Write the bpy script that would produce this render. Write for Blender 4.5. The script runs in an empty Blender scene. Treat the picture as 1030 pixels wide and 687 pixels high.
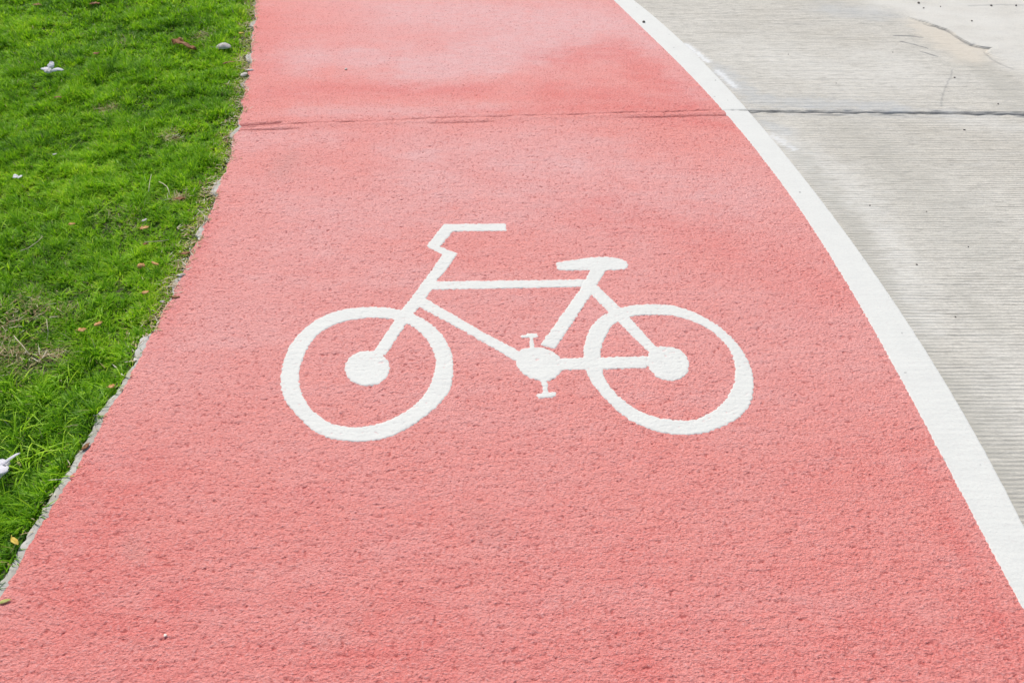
import bpy, math
import numpy as np

rng = np.random.default_rng(7)
S = bpy.context.scene
COL = S.collection

# ------------------------------------------------------------------ camera
H = 1.55
PITCH = math.radians(41.2)
FPX = 850.0
IW, IH = 1030.0, 687.0
cam_d = bpy.data.cameras.new('camera')
cam = bpy.data.objects.new('camera', cam_d)
COL.objects.link(cam)
cam.location = (0, 0, H)
cam.rotation_euler = (math.radians(90) - PITCH, 0, 0)
cam_d.sensor_fit = 'HORIZONTAL'
cam_d.sensor_width = 36
cam_d.lens = 36 * FPX / IW
cam_d.clip_start = 0.02
cam_d.clip_end = 1000
S.camera = cam
_a = math.radians(90) - PITCH

def gp(x, y, z=0.0):
    """where a spot seen in the photograph lies on the level z: used to survey the ground plan"""
    dx, dy = (x - IW / 2) / FPX, (IH / 2 - y) / FPX
    wx, wy, wz = dx, dy * math.cos(_a) + math.sin(_a), dy * math.sin(_a) - math.cos(_a)
    t = (z - H) / wz
    return np.array([wx * t, wy * t])

def gps(pts, z=0.0):
    return np.array([gp(p[0], p[1], z) for p in pts])

# ------------------------------------------------------------------ numpy noise
def _hash(ix, iy, seed):
    n = (ix.astype(np.int64) * 374761393 + iy.astype(np.int64) * 668265263 + seed * 2147483647) & 0xFFFFFFFF
    n = ((n ^ (n >> 13)) * 1274126177) & 0xFFFFFFFF
    n = (n ^ (n >> 16)) & 0xFFFFFFFF
    n = (n * 2246822519) & 0xFFFFFFFF
    return (n ^ (n >> 15)) & 0xFFFFFFFF

def gn(x, y, seed=0):
    x = np.asarray(x, float); y = np.asarray(y, float)
    ix, iy = np.floor(x), np.floor(y)
    fx, fy = x - ix, y - iy
    u = fx * fx * fx * (fx * (fx * 6 - 15) + 10)
    v = fy * fy * fy * (fy * (fy * 6 - 15) + 10)
    def g(ax, ay, dx, dy):
        a = _hash(ax, ay, seed) * (2 * math.pi / 4294967296.0)
        return np.cos(a) * dx + np.sin(a) * dy
    a = g(ix, iy, fx, fy); b = g(ix + 1, iy, fx - 1, fy)
    c = g(ix, iy + 1, fx, fy - 1); d = g(ix + 1, iy + 1, fx - 1, fy - 1)
    return ((a + (b - a) * u) * (1 - v) + (c + (d - c) * u) * v) * 1.5

def sstep(a, b, x):
    t = np.clip((x - a) / (b - a), 0, 1)
    return t * t * (3 - 2 * t)

def seg_dist(X, Y, pts):
    """distance to an open polyline"""
    best = np.full(X.shape, 1e9)
    for (x0, y0), (x1, y1) in zip(pts[:-1], pts[1:]):
        dx, dy = x1 - x0, y1 - y0
        L = dx * dx + dy * dy + 1e-12
        t = np.clip(((X - x0) * dx + (Y - y0) * dy) / L, 0, 1)
        best = np.minimum(best, np.hypot(X - x0 - t * dx, Y - y0 - t * dy))
    return best

def poly_sdf(X, Y, pts):
    """negative inside a closed polygon"""
    pts = np.asarray(pts)
    d = np.full(X.shape, 1e9); inside = np.zeros(X.shape, bool)
    n = len(pts)
    for i in range(n):
        x0, y0 = pts[i]; x1, y1 = pts[(i + 1) % n]
        dx, dy = x1 - x0, y1 - y0
        L = dx * dx + dy * dy + 1e-12
        t = np.clip(((X - x0) * dx + (Y - y0) * dy) / L, 0, 1)
        d = np.minimum(d, np.hypot(X - x0 - t * dx, Y - y0 - t * dy))
        cond = (y0 > Y) != (y1 > Y)
        xi = x0 + (Y - y0) * dx / (dy if abs(dy) > 1e-12 else 1e-12)
        inside ^= cond & (X < xi)
    return np.where(inside, -d, d)

def blob(X, Y, pts, w, seed=None, rag=0.5):
    d = seg_dist(X, Y, gps(pts))
    out = np.zeros(X.shape); k = d < 3.2 * w
    x, y, d = X[k], Y[k], d[k]
    if seed is not None:
        d = d + rag * w * gn(x / (w * 0.9), y / (w * 0.6), seed) + 0.4 * rag * w * gn(x / (w * 0.3), y / (w * 0.2), seed + 1)
    out[k] = np.exp(-np.clip(d / w, 0, 9) ** 2)
    return out

# ------------------------------------------------------------------ mesh helpers
def tag(o, label=None, cat=None, group=None, kind=None):
    if label: o['label'] = label
    if cat: o['category'] = cat
    if group: o['group'] = group
    if kind: o['kind'] = kind
    return o

def raw_mesh(name, V, quads=None, tris=None, mat=None, smooth=True, attrs=None):
    me = bpy.data.meshes.new(name)
    quads = np.zeros((0, 4), np.int32) if quads is None else np.asarray(quads, np.int32)
    tris = np.zeros((0, 3), np.int32) if tris is None else np.asarray(tris, np.int32)
    me.vertices.add(len(V)); me.vertices.foreach_set('co', np.asarray(V, np.float32).ravel())
    loops = np.concatenate([quads.ravel(), tris.ravel()]).astype(np.int32)
    me.loops.add(len(loops)); me.loops.foreach_set('vertex_index', loops)
    nq, nt = len(quads), len(tris)
    me.polygons.add(nq + nt)
    starts = np.concatenate([np.arange(nq) * 4, nq * 4 + np.arange(nt) * 3]).astype(np.int32)
    me.polygons.foreach_set('loop_start', starts)
    if smooth: me.polygons.foreach_set('use_smooth', np.ones(nq + nt, bool))
    me.update(calc_edges=True)
    me.validate()
    if attrs:
        for k, a in attrs.items():
            at = me.attributes.new(k, 'FLOAT', 'POINT')
            at.data.foreach_set('value', np.asarray(a, np.float32).ravel())
    if mat: me.materials.append(mat)
    o = bpy.data.objects.new(name, me)
    COL.objects.link(o)
    return o

def grid_quads(nr, nc):
    i = np.arange(nr * nc).reshape(nr, nc)
    return np.stack([i[:-1, :-1], i[:-1, 1:], i[1:, 1:], i[1:, :-1]], -1).reshape(-1, 4)

def grid_obj(name, X, Y, Z, mat, attrs=None):
    return raw_mesh(name, np.stack([X.ravel(), Y.ravel(), Z.ravel()], 1), grid_quads(*X.shape), None, mat, True, attrs)

# ------------------------------------------------------------------ materials
def new_mat(name):
    m = bpy.data.materials.new(name); m.use_nodes = True
    nt = m.node_tree
    return m, nt, nt.nodes['Principled BSDF']

class N:
    def __init__(s, nt): s.nt = nt
    def node(s, t, **k):
        n = s.nt.nodes.new(t)
        for a, b in k.items(): setattr(n, a, b)
        return n
    def link(s, a, b): s.nt.links.new(a, b)
    def attr(s, name):
        return s.node('ShaderNodeAttribute', attribute_name=name).outputs['Fac']
    def acol(s, name):
        return s.node('ShaderNodeAttribute', attribute_name=name).outputs['Color']
    def coord(s, sc=(1, 1, 1)):
        t = s.node('ShaderNodeTexCoord'); m = s.node('ShaderNodeMapping')
        m.inputs['Scale'].default_value = sc
        s.link(t.outputs['Object'], m.inputs['Vector'])
        return m.outputs['Vector']
    def noise(s, scale, detail=3, sc=(1, 1, 1), rough=0.55):
        n = s.node('ShaderNodeTexNoise'); n.inputs['Scale'].default_value = scale
        n.inputs['Detail'].default_value = detail; n.inputs['Roughness'].default_value = rough
        s.link(s.coord(sc), n.inputs['Vector'])
        return n.outputs['Fac']
    def math(s, op, a, b=None):
        n = s.node('ShaderNodeMath', operation=op)
        for i, v in enumerate((a, b)):
            if v is None: continue
            if isinstance(v, (int, float)): n.inputs[i].default_value = v
            else: s.link(v, n.inputs[i])
        return n.outputs[0]
    def rng(s, v, a, b, c=0.0, d=1.0):
        n = s.node('ShaderNodeMapRange')
        s.link(v, n.inputs[0])
        for i, k in enumerate((a, b, c, d)): n.inputs[i + 1].default_value = k
        return n.outputs[0]
    def mix(s, f, a, b):
        n = s.node('ShaderNodeMix', data_type='RGBA')
        if isinstance(f, (int, float)): n.inputs[0].default_value = f
        else: s.link(f, n.inputs[0])
        for i, v in ((6, a), (7, b)):
            if isinstance(v, tuple): n.inputs[i].default_value = (*v, 1)
            else: s.link(v, n.inputs[i])
        return n.outputs[2]
    def bump(s, hgt, dist, strength=1.0):
        n = s.node('ShaderNodeBump'); n.inputs['Distance'].default_value = dist
        n.inputs['Strength'].default_value = strength
        s.link(hgt, n.inputs['Height'])
        return n.outputs['Normal']

# red textured coating
M_path, nt, P = new_mat('red_coating'); n = N(nt)
big = n.noise(1.3, 4)
mid = n.noise(9, 4, (1, 1.6, 1))
c = n.mix(n.rng(big, 0.35, 0.65), (0.89, 0.325, 0.275), (0.89, 0.365, 0.32))
c = n.mix(n.rng(mid, 0.4, 0.7, 0, 0.35), c, (0.84, 0.36, 0.33))
c = n.mix(n.rng(n.noise(70, 3, (0.7, 1, 1)), 0.35, 0.7, 0, 0.30), c, (0.85, 0.39, 0.36))
c = n.mix(n.math('MULTIPLY', n.attr('fade'), n.rng(n.noise(30, 4, (0.6, 1.4, 1)), 0.25, 0.6, 0.45, 0.85)), c, (0.86, 0.55, 0.53))
c = n.mix(n.math('MULTIPLY', n.attr('rich'), n.rng(n.noise(14, 5, (0.7, 1.3, 1), 0.65), 0.35, 0.6, 0.35, 0.85)), c, (0.80, 0.19, 0.165))
c = n.mix(n.math('MULTIPLY', n.attr('grime'), 0.45), c, (0.50, 0.33, 0.29))
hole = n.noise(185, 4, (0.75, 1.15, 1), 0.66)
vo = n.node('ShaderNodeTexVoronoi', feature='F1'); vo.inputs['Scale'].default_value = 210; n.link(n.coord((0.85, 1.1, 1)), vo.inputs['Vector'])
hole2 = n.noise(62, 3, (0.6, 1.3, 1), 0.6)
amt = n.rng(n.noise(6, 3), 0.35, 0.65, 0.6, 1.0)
pit_shade = n.math('MULTIPLY', n.rng(hole, 0.455, 0.37), amt)
deep_pit_shade = n.math('MULTIPLY', n.rng(hole, 0.40, 0.31), n.rng(hole2, 0.56, 0.42))
c = n.mix(n.math('MULTIPLY', pit_shade, 0.58), c, (0.50, 0.11, 0.10))  # shade in the small pits, painted as dark red
c = n.mix(n.math('MULTIPLY', deep_pit_shade, 0.8), c, (0.26, 0.07, 0.065))  # deepest pits painted darker still, standing for shade
c = n.mix(n.math('MULTIPLY', n.rng(hole, 0.52, 0.66), 0.5), c, (0.87, 0.46, 0.44))  # raised grain painted paler, as highlights
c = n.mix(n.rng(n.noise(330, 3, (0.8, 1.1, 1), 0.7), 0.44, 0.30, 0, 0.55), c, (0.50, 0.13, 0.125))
c = n.mix(n.attr('pit'), c, (0.42, 0.075, 0.07))  # shade inside the modelled pits, put into the colour
c = n.mix(n.attr('dirt_shade'), c, (0.30, 0.07, 0.065))  # dark cracks, plus shade painted into speckled pits
nt.links.new(c, P.inputs['Base Color'])
P.inputs['Roughness'].default_value = 0.85; P.inputs['Specular IOR Level'].default_value = 0.25
hh_ = n.math('ADD', n.math('ADD', n.math('MULTIPLY', hole, 0.0085), n.math('MULTIPLY', vo.outputs['Distance'], -0.0022)), n.math('ADD', n.math('MULTIPLY', hole2, 0.0035), n.math('MULTIPLY', n.noise(420, 3, (0.8, 1, 1), 0.7), 0.0018)))
nt.links.new(n.bump(hh_, 1.0, 0.85), P.inputs['Normal'])

# white road paint
def paint(name, base):
    m, nt, P = new_mat(name); n = N(nt)
    c = n.mix(n.rng(n.noise(14, 4), 0.4, 0.75, 0, 0.5), base, (0.63, 0.63, 0.59))
    c = n.mix(n.rng(n.noise(160, 3), 0.52, 0.72, 0, 0.5), c, (0.62, 0.59, 0.55))
    c = n.mix(n.rng(n.noise(45, 3, (1, 1.5, 1)), 0.62, 0.72, 0, 0.22), c, (0.60, 0.55, 0.53))
    c = n.mix(n.attr('pit'), c, (0.70, 0.50, 0.47))
    c = n.mix(n.attr('dirt_shade'), c, (0.10, 0.10, 0.10))
    nt.links.new(c, P.inputs['Base Color'])
    P.inputs['Roughness'].default_value = 0.7; P.inputs['Specular IOR Level'].default_value = 0.3
    nt.links.new(n.bump(n.math('ADD', n.math('MULTIPLY', n.noise(135, 3, (0.72, 1.15, 1), 0.62), 0.004), n.math('MULTIPLY', n.noise(420, 3), 0.0012)), 1.0, 0.30), P.inputs['Normal'])
    return m
M_white = paint('white_marking_paint', (0.70, 0.70, 0.65))

# broomed concrete
M_conc, nt, P = new_mat('broomed_concrete'); n = N(nt)
c = n.mix(n.rng(n.noise(1.6, 5), 0.35, 0.68), (0.73, 0.695, 0.61), (0.64, 0.60, 0.515))
c = n.mix(n.rng(n.noise(6, 5, (1, 1.8, 1)), 0.45, 0.75, 0, 0.45), c, (0.68, 0.655, 0.59))
lines = n.noise(1, 5, (16, 190, 1), 0.75)
wv = n.node('ShaderNodeTexWave', wave_type='BANDS', bands_direction='Y')
for k_, v_ in (('Scale', 23.0), ('Distortion', 3.0), ('Detail', 3.0), ('Detail Scale', 0.35), ('Detail Roughness', 0.6)): wv.inputs[k_].default_value = v_
n.link(n.coord((0.25, 1, 1)), wv.inputs['Vector'])
groove = wv.outputs['Fac']
smooth_ = n.math('SUBTRACT', 1.0, n.math('MULTIPLY', n.attr('patch'), 0.85))
c = n.mix(n.math('MULTIPLY', n.rng(lines, 0.49, 0.64, 0, 0.50), smooth_), c, (0.30, 0.285, 0.25))
c = n.mix(n.math('MULTIPLY', n.rng(n.noise(1, 4, (22, 330, 1), 0.65), 0.56, 0.66, 0, 0.85), smooth_), c, (0.20, 0.185, 0.16))
c = n.mix(n.math('MULTIPLY', n.rng(groove, 0.70, 1.0, 0, 1.0), n.math('MULTIPLY', smooth_, n.rng(n.noise(1, 5, (6, 38, 1), 0.75), 0.44, 0.62, 0.0, 1.0))), c, (0.25, 0.235, 0.20))
c = n.mix(n.rng(n.noise(240, 4, (0.5, 1, 1), 0.7), 0.36, 0.62, 0.45, 0), c, (0.33, 0.315, 0.28))
c = n.mix(n.math('MULTIPLY', n.attr('pale'), n.rng(lines, 0.62, 0.45, 0.15, 0.9)), c, (0.73, 0.715, 0.66))
c = n.mix(n.attr('blue'), c, (0.46, 0.49, 0.51))
c = n.mix(n.attr('dark'), c, (0.43, 0.415, 0.36))
c = n.mix(n.math('MULTIPLY', n.attr('patch'), 0.60), c, (0.70, 0.685, 0.63))
c = n.mix(n.math('MULTIPLY', n.attr('beige'), 0.65), c, (0.72, 0.64, 0.52))
c = n.mix(n.rng(n.noise(55, 2), 0.70, 0.78, 0, 0.35), c, (0.25, 0.24, 0.22))
c = n.mix(n.attr('spill'), c, (0.80, 0.81, 0.80))
c = n.mix(n.attr('dirt_shade'), c, (0.09, 0.10, 0.115))
nt.links.new(c, P.inputs['Base Color'])
P.inputs['Roughness'].default_value = 0.9; P.inputs['Specular IOR Level'].default_value = 0.2
nt.links.new(n.bump(n.math('ADD', n.math('ADD', n.math('MULTIPLY', lines, 0.0025), n.math('MULTIPLY', groove, -0.0012)), n.math('MULTIPLY', n.noise(260, 4, (0.5, 1, 1), 0.7), 0.0014)), 1.0, 0.9), P.inputs['Normal'])

# kerb concrete
M_kerb, nt, P = new_mat('kerb_concrete'); n = N(nt)
c = n.mix(n.rng(n.noise(16, 5), 0.35, 0.7), (0.56, 0.55, 0.50), (0.38, 0.35, 0.29))
c = n.mix(n.rng(n.noise(90, 3), 0.55, 0.75, 0, 0.6), c, (0.22, 0.19, 0.15))
nt.links.new(c, P.inputs['Base Color']); P.inputs['Roughness'].default_value = 0.95
nt.links.new(n.bump(n.noise(200, 5, rough=0.7), 0.002, 0.7), P.inputs['Normal'])

# soil / far lawn
M_soil, nt, P = new_mat('lawn_soil'); n = N(nt)
c = n.mix(n.rng(n.noise(60, 4), 0.35, 0.65), (0.035, 0.030, 0.016), (0.08, 0.068, 0.04))
c = n.mix(n.rng(n.noise(5, 4), 0.35, 0.6, 0.2, 0.8), c, (0.05, 0.085, 0.012))
nt.links.new(c, P.inputs['Base Color']); P.inputs['Roughness'].default_value = 1
M_far, nt, P = new_mat('far_ground'); n = N(nt)
c = n.mix(n.rng(n.noise(0.6, 6), 0.35, 0.65), (0.07, 0.15, 0.02), (0.11, 0.20, 0.03))
nt.links.new(c, P.inputs['Base Color']); P.inputs['Roughness'].default_value = 1

# grass blades: colour is carried per blade (its kind, plus painted shade at the near end), translucent leaf
def leafy(name, colours, transl=0.35, rough=0.5, attr='tint', spec=0.3):
    m, nt, P = new_mat(name); n = N(nt)
    r = n.node('ShaderNodeValToRGB')
    el = r.color_ramp.elements
    while len(el) < len(colours): el.new(0.5)
    for e, (p, cc) in zip(el, colours): e.position = p; e.color = (*cc, 1)
    if attr: n.link(n.attr(attr), r.inputs['Fac'])
    else: n.link(n.rng(n.noise(90, 4), 0.3, 0.7), r.inputs['Fac'])
    n.link(r.outputs['Color'], P.inputs['Base Color'])
    P.inputs['Roughness'].default_value = rough; P.inputs['Specular IOR Level'].default_value = spec
    t = n.node('ShaderNodeBsdfTranslucent'); mx = n.node('ShaderNodeMixShader')
    n.link(r.outputs['Color'], t.inputs['Color'])
    mx.inputs[0].default_value = transl
    n.link(P.outputs[0], mx.inputs[1]); n.link(t.outputs[0], mx.inputs[2])
    n.link(mx.outputs[0], nt.nodes['Material Output'].inputs['Surface'])
    return m
M_grass = leafy('grass_blade', [(0.0, (0.040, 0.15, 0.008)), (0.35, (0.225, 0.48, 0.012)), (0.62, (0.43, 0.72, 0.018)),
                                (0.80, (0.62, 0.80, 0.05)), (0.88, (0.48, 0.50, 0.14)), (0.94, (0.50, 0.40, 0.20)), (1.0, (0.62, 0.55, 0.36))], 0.42)
M_litter = leafy('dry_litter', [(0, (0.24, 0.15, 0.07)), (0.4, (0.50, 0.37, 0.19)), (0.7, (0.58, 0.48, 0.30)), (1, (0.72, 0.68, 0.56))], 0.15, 0.8)
def leafmat(name, a, b, t=0.2):
    return leafy(name, [(0.2, a), (0.8, b)], t, 0.6, None)
M_brown = leafmat('brown_leaf', (0.17, 0.065, 0.02), (0.42, 0.20, 0.08))
M_tan = leafmat('tan_leaf', (0.55, 0.25, 0.06), (0.76, 0.48, 0.20))
M_pale = leafmat('pale_leaf', (0.56, 0.50, 0.46), (0.74, 0.70, 0.66))
M_petal = leafmat('white_petal', (0.86, 0.83, 0.87), (0.92, 0.90, 0.93), 0.35)
M_yellow = leafmat('yellow_leaf', (0.66, 0.44, 0.05), (0.78, 0.60, 0.12))
M_lime = leafmat('yellow_green_leaf', (0.42, 0.44, 0.10), (0.62, 0.58, 0.22))
M_straw = leafmat('straw', (0.55, 0.50, 0.30), (0.76, 0.70, 0.50))
def stone(name, a, b):
    m, nt, P = new_mat(name); n = N(nt)
    n.link(n.mix(n.rng(n.noise(300, 4), 0.35, 0.65), a, b), P.inputs['Base Color']); P.inputs['Roughness'].default_value = 0.9
    return m
M_pebble = stone('pale_stone', (0.74, 0.66, 0.56), (0.86, 0.82, 0.74))
M_grit = stone('dark_stone', (0.07, 0.06, 0.055), (0.16, 0.14, 0.12))

# ------------------------------------------------------------------ ground plan
edge_red = [(258, 0), (253, 51), (247, 84), (239, 127), (225, 172), (210, 216), (193, 259), (177, 289), (157, 327), (137, 369),
            (127, 382), (117, 398.5), (105, 418), (96, 436), (86, 455), (76, 474), (58, 502), (44, 530), (25, 558), (3, 595)]
line_in = [(616, 0), (640.5, 25), (676, 57), (688.6, 71), (709, 94), (729, 114), (752, 142), (776, 174), (830, 250), (859, 297),
           (892.6, 360), (915.7, 400), (935, 444), (961, 487), (984, 529), (1005, 568), (1029, 617)]
line_out = [(635, 0), (668, 25), (696, 51), (721.5, 78.5), (749, 111), (772, 137), (804, 174), (830, 206.6), (859, 241.5),
            (882.4, 276.5), (905.7, 314), (932, 360), (957.6, 400), (980, 438), (1005, 480), (1030, 526)]

def edge_fn(px, deg, yext0, yext1):
    w = gps(px); w = w[np.argsort(w[:, 1])]
    p = np.polyfit(w[:, 1], w[:, 0], deg); dp = np.polyder(p)
    lo, hi = w[0, 1], w[-1, 1]
    def f(y):
        y = np.asarray(y, float)
        yc = np.clip(y, lo, hi)
        x = np.polyval(p, yc)
        return x + np.polyval(dp, hi) * np.clip(y - hi, 0, None) - 0.02 * np.clip(y - hi, 0, None) ** 2 * 0.5 + np.polyval(dp, lo) * 0.5 * np.clip(y - lo, None, 0)
    return f
XL0 = edge_fn(edge_red, 5, 0, 0)
XRi = edge_fn(line_in, 4, 0, 0)
XRo = edge_fn(line_out, 4, 0, 0)
def XL(y):
    y = np.asarray(y, float)
    return XL0(y) + 0.012 * sstep(1.6, 2.0, y) * gn(y / 0.07, y * 0 + 7.3, 93) + 0.006 * gn(y / 0.09, y * 0 + 3.3, 91) + 0.004 * gn(y / 0.022, y * 0 + 1.3, 92)

YA, YB = -1.2, 14.0
def rows(step_near, step_far):
    a = [0.66]
    while a[-1] < 4.75:
        t = (a[-1] - 0.66) / 4.0
        a.append(a[-1] + step_near + (step_far - step_near) * t)
    lo = list(np.arange(YA, 0.66, 0.05)); hi = []
    y, st = a[-1], 0.02
    while y < YB: y += st; st *= 1.08; hi.append(y)
    return np.array(lo + a + hi)

JOINT = [(180, 136), (238, 130), (300, 125.5), (400, 121), (560, 116.5), (650, 114), (726, 112), (830, 112.5), (930, 113.5), (1030, 114.5), (1300, 116)]
jw = gps(JOINT)
def joint_y(x): return np.interp(x, jw[:, 0], jw[:, 1])

# ------------------------------------------------------------------ surface heights
def coat(X, Y):
    """height and pits of the rough red coating"""
    far = sstep(0.0, 0.12, Y - joint_y(X))
    amp = 1.0 - 0.45 * far
    Xw = X + 0.006 * gn(X / 0.05, Y / 0.05, 5); Yw = Y + 0.004 * gn(X / 0.04, Y / 0.03, 6)
    n1 = gn(Xw / 0.0125, Yw / 0.0085, 11); n2 = gn(Xw / 0.0062, Yw / 0.0046, 12)
    n3 = gn(Xw / 0.045, Yw / 0.012, 13); n4 = gn(X / 0.09, Y / 0.06, 14)
    n5 = gn(X / 0.02, Y / 0.016, 16)
    dens = 0.10 * gn(X / 0.22, Y / 0.16, 17)
    h = 0.0009 * n1 + 0.0006 * n2 + 0.0010 * n3 + 0.0006 * n4 + 0.0003 * n5
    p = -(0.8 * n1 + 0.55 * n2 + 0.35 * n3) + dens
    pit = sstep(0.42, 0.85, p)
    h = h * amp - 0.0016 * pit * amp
    return h, pit * (0.35 + 0.65 * amp), n3

def mini_cracks(X, Y):
    """small open cracks and ridges along the joint under the coating"""
    y0 = joint_y(X)
    wob = 0.012 * gn(X / 0.35, X * 0, 31) + 0.004 * gn(X / 0.06, X * 0, 32)
    seg = sstep(-0.15, 0.25, gn(X / 0.10, X * 0 + 4, 33))
    d1 = Y - (y0 + wob)
    left = sstep(-0.90, -0.98, X)
    d2 = Y - (y0 - 0.045 + 0.5 * wob + 0.03 * sstep(-0.8, -1.2, X))
    right = sstep(0.35, 0.55, X) * sstep(1.15, 1.05, X) + sstep(-0.80, -0.88, X) * 0.9 + sstep(-0.35, -0.30, X) * sstep(-0.05, -0.12, X) * 0.8
    c1 = np.exp(-((d1 + 0.006 * gn(X / 0.02, X * 0, 34)) / 0.0048) ** 2) * (0.40 + 0.60 * seg)
    c2 = np.exp(-(d2 / 0.004) ** 2) * np.clip(right, 0, 1)
    c3 = np.exp(-((Y - (y0 + 0.022 + wob)) / 0.010) ** 2) * sstep(0.0, 0.1, left)
    ridge = np.exp(-((d1 + 0.022) / 0.016) ** 2)
    return np.clip(c1 + c2 + c3, 0, 1), ridge

# ------------------------------------------------------------------ red cycle path
ys = rows(0.0024, 0.0056)
nu = 980
u = np.linspace(0, 1, nu)
xl = XL(ys)[:, None]; xr = XRi(ys)[:, None] + 0.0015
X = xl + (xr - xl) * u[None, :]
Y = np.repeat(ys[:, None], nu, 1)
Y = Y.copy()
h, pit, n3 = coat(X, Y)
crk, ridge = mini_cracks(X, Y)
e = np.minimum(X - xl, xr - X)
Z = 0.0045 + h - 0.005 * crk + 0.0028 * ridge
Z = Z - 0.0035 * sstep(0.012, 0.0, X - xl)
fade = np.zeros_like(X); rich = np.zeros_like(X); grime = np.zeros_like(X)
fade += 0.95 * blob(X, Y, [(430, 8), (560, 22)], 0.42, 51, 0.4)
fade += 0.75 * blob(X, Y, [(300, 60), (430, 62), (520, 50)], 0.16, 52)
fade += 0.7 * blob(X, Y, [(560, 40), (470, 72), (420, 78)], 0.14, 53)
fade += 0.55 * blob(X, Y, [(300, 112), (420, 113), (500, 110)], 0.05, 54)
fade += 0.45 * blob(X, Y, [(240, 142), (330, 140)], 0.08, 55)
fade += 0.45 * blob(X, Y, [(540, 25), (625, 28), (670, 62), (700, 100)], 0.07, 56)
fade += 0.50 * blob(X, Y, [(330, 215), (500, 190), (720, 200)], 0.26, 57)
fade += 0.25 * blob(X, Y, [(250, 330), (760, 330)], 0.30, 59)
fade += 0.40 * blob(X, Y, [(420, 150), (600, 150)], 0.16, 58)
rich += 0.55 * blob(X, Y, [(250, 97), (330, 90), (480, 92)], 0.07, 61)
rich += 0.60 * blob(X, Y, [(560, 60), (620, 50), (690, 105), (560, 95)], 0.12, 62)
rich += 0.35 * blob(X, Y, [(265, 20), (268, 70)], 0.10, 63)
rich += 0.45 * blob(X, Y, [(655, 122), (735, 128)], 0.05, 64)
rich += 0.35 * blob(X, Y, [(600, 215), (700, 235), (820, 300)], 0.14, 65)
rich += 0.35 * blob(X, Y, [(910, 450), (1010, 640)], 0.025, 66)
rich += 0.42 * blob(X, Y, [(150, 560), (500, 600), (900, 560)], 0.42, 60)
fade += 0.22 * np.clip(gn(X / 0.35 + Y / 0.5, Y / 0.10, 48) + 0.6 * gn(X / 0.09, Y / 0.05, 49), 0, 1)
rich += 0.15 * np.clip(gn(X / 0.30 + Y / 0.4, Y / 0.11, 46) + 0.6 * gn(X / 0.08, Y / 0.05, 47), 0, 1) * sstep(3.2, 2.2, Y)
rich += 0.40 * blob(X, Y, [(80, 500), (60, 600), (200, 680), (600, 690), (1000, 680)], 0.14, 67)
rich += 0.30 * blob(X, Y, [(450, 113), (560, 112), (700, 109)], 0.03, 68)
rich += 0.35 * blob(X, Y, [(215, 220), (180, 300), (160, 350)], 0.03, 69)
grime += 0.55 * blob(X, Y, [(292, 160), (285, 175)], 0.05, 71)
grime += 0.35 * blob(X, Y, [(480, 520), (500, 540)], 0.035, 72)
grime += 0.5 * blob(X, Y, [(140, 560), (132, 550)], 0.02, 73)
grime += 0.30 * blob(X, Y, [(372, 610), (330, 650)], 0.02, 74)
grime += 0.5 * blob(X, Y, [(200, 225), (190, 262), (175, 300)], 0.015, 75)
grime += 0.25 * np.clip(gn(X / 0.12, Y / 0.09, 76) - 0.25, 0, 1) * sstep(0.1, 0.5, gn(X / 0.02, Y / 0.015, 77))
specks = sstep(0.60, 0.75, gn(X / 0.010, Y / 0.010, 78)) * 0.55 * sstep(0.3, 0.0, -gn(X / .3, Y / .3, 79))
cl = lambda a: np.clip(a, 0, 1)
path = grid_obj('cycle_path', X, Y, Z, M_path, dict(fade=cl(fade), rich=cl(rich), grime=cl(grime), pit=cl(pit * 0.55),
                dirt_shade=cl(0.75 * crk + 0.6 * specks * pit)))  # dark cracks, and pit shade carried as colour
tag(path, kind='structure')

# ------------------------------------------------------------------ bicycle marking
def spline(pts, k=6):
    P = np.array(pts, float); n_ = len(P); out = []
    for i in range(n_):
        p0, p1, p2, p3 = P[i - 1], P[i], P[(i + 1) % n_], P[(i + 2) % n_]
        for t in np.linspace(0, 1, k, endpoint=False):
            out.append(0.5 * ((2 * p1) + (-p0 + p2) * t + (2 * p0 - 5 * p1 + 4 * p2 - p3) * t * t + (-p0 + 3 * p1 - 3 * p2 + p3) * t ** 3))
    return out
def zz(pts, ox, oy, s): return [(ox + x / s, oy + y / s) for x, y in pts]
def ell(cx, cy, rx, ry, m=28): return [(cx + rx * math.cos(a), cy + ry * math.sin(a)) for a in np.linspace(0, 2 * math.pi, m, endpoint=False)]
A = (270, 280, 3.815); B = (570, 280, 4.04)
fw_o = spline(zz([(415, 114), (520, 128), (605, 165), (665, 218), (702, 285), (711, 350), (700, 428), (655, 490), (600, 535), (550, 572), (470, 612),
                  (370, 632), (260, 624), (180, 595), (110, 532), (62, 468), (47, 408), (55, 335), (80, 268), (130, 205), (205, 152), (300, 122)], *A))
fw_i = spline(zz([(430, 158), (525, 176), (590, 222), (632, 285), (641, 340), (622, 405), (590, 460), (525, 515), (440, 556), (340, 575), (250, 562),
                  (185, 522), (142, 470), (120, 405), (126, 340), (152, 275), (200, 215), (270, 178), (350, 162)], *A))
rw_o = spline(zz([(365, 110), (460, 122), (560, 163), (640, 216), (708, 288), (745, 358), (760, 422), (752, 500), (713, 560), (645, 604), (560, 634),
                  (450, 642), (340, 620), (240, 572), (162, 502), (102, 432), (75, 372), (67, 310), (80, 240), (115, 180), (180, 138), (262, 115)], *B))
rw_i = spline(zz([(370, 155), (460, 166), (558, 202), (630, 258), (672, 322), (682, 400), (660, 470), (620, 522), (562, 560), (500, 580), (400, 575),
                  (300, 545), (220, 490), (167, 430), (145, 370), (140, 300), (160, 240), (200, 187), (270, 160)], *B))
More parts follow.
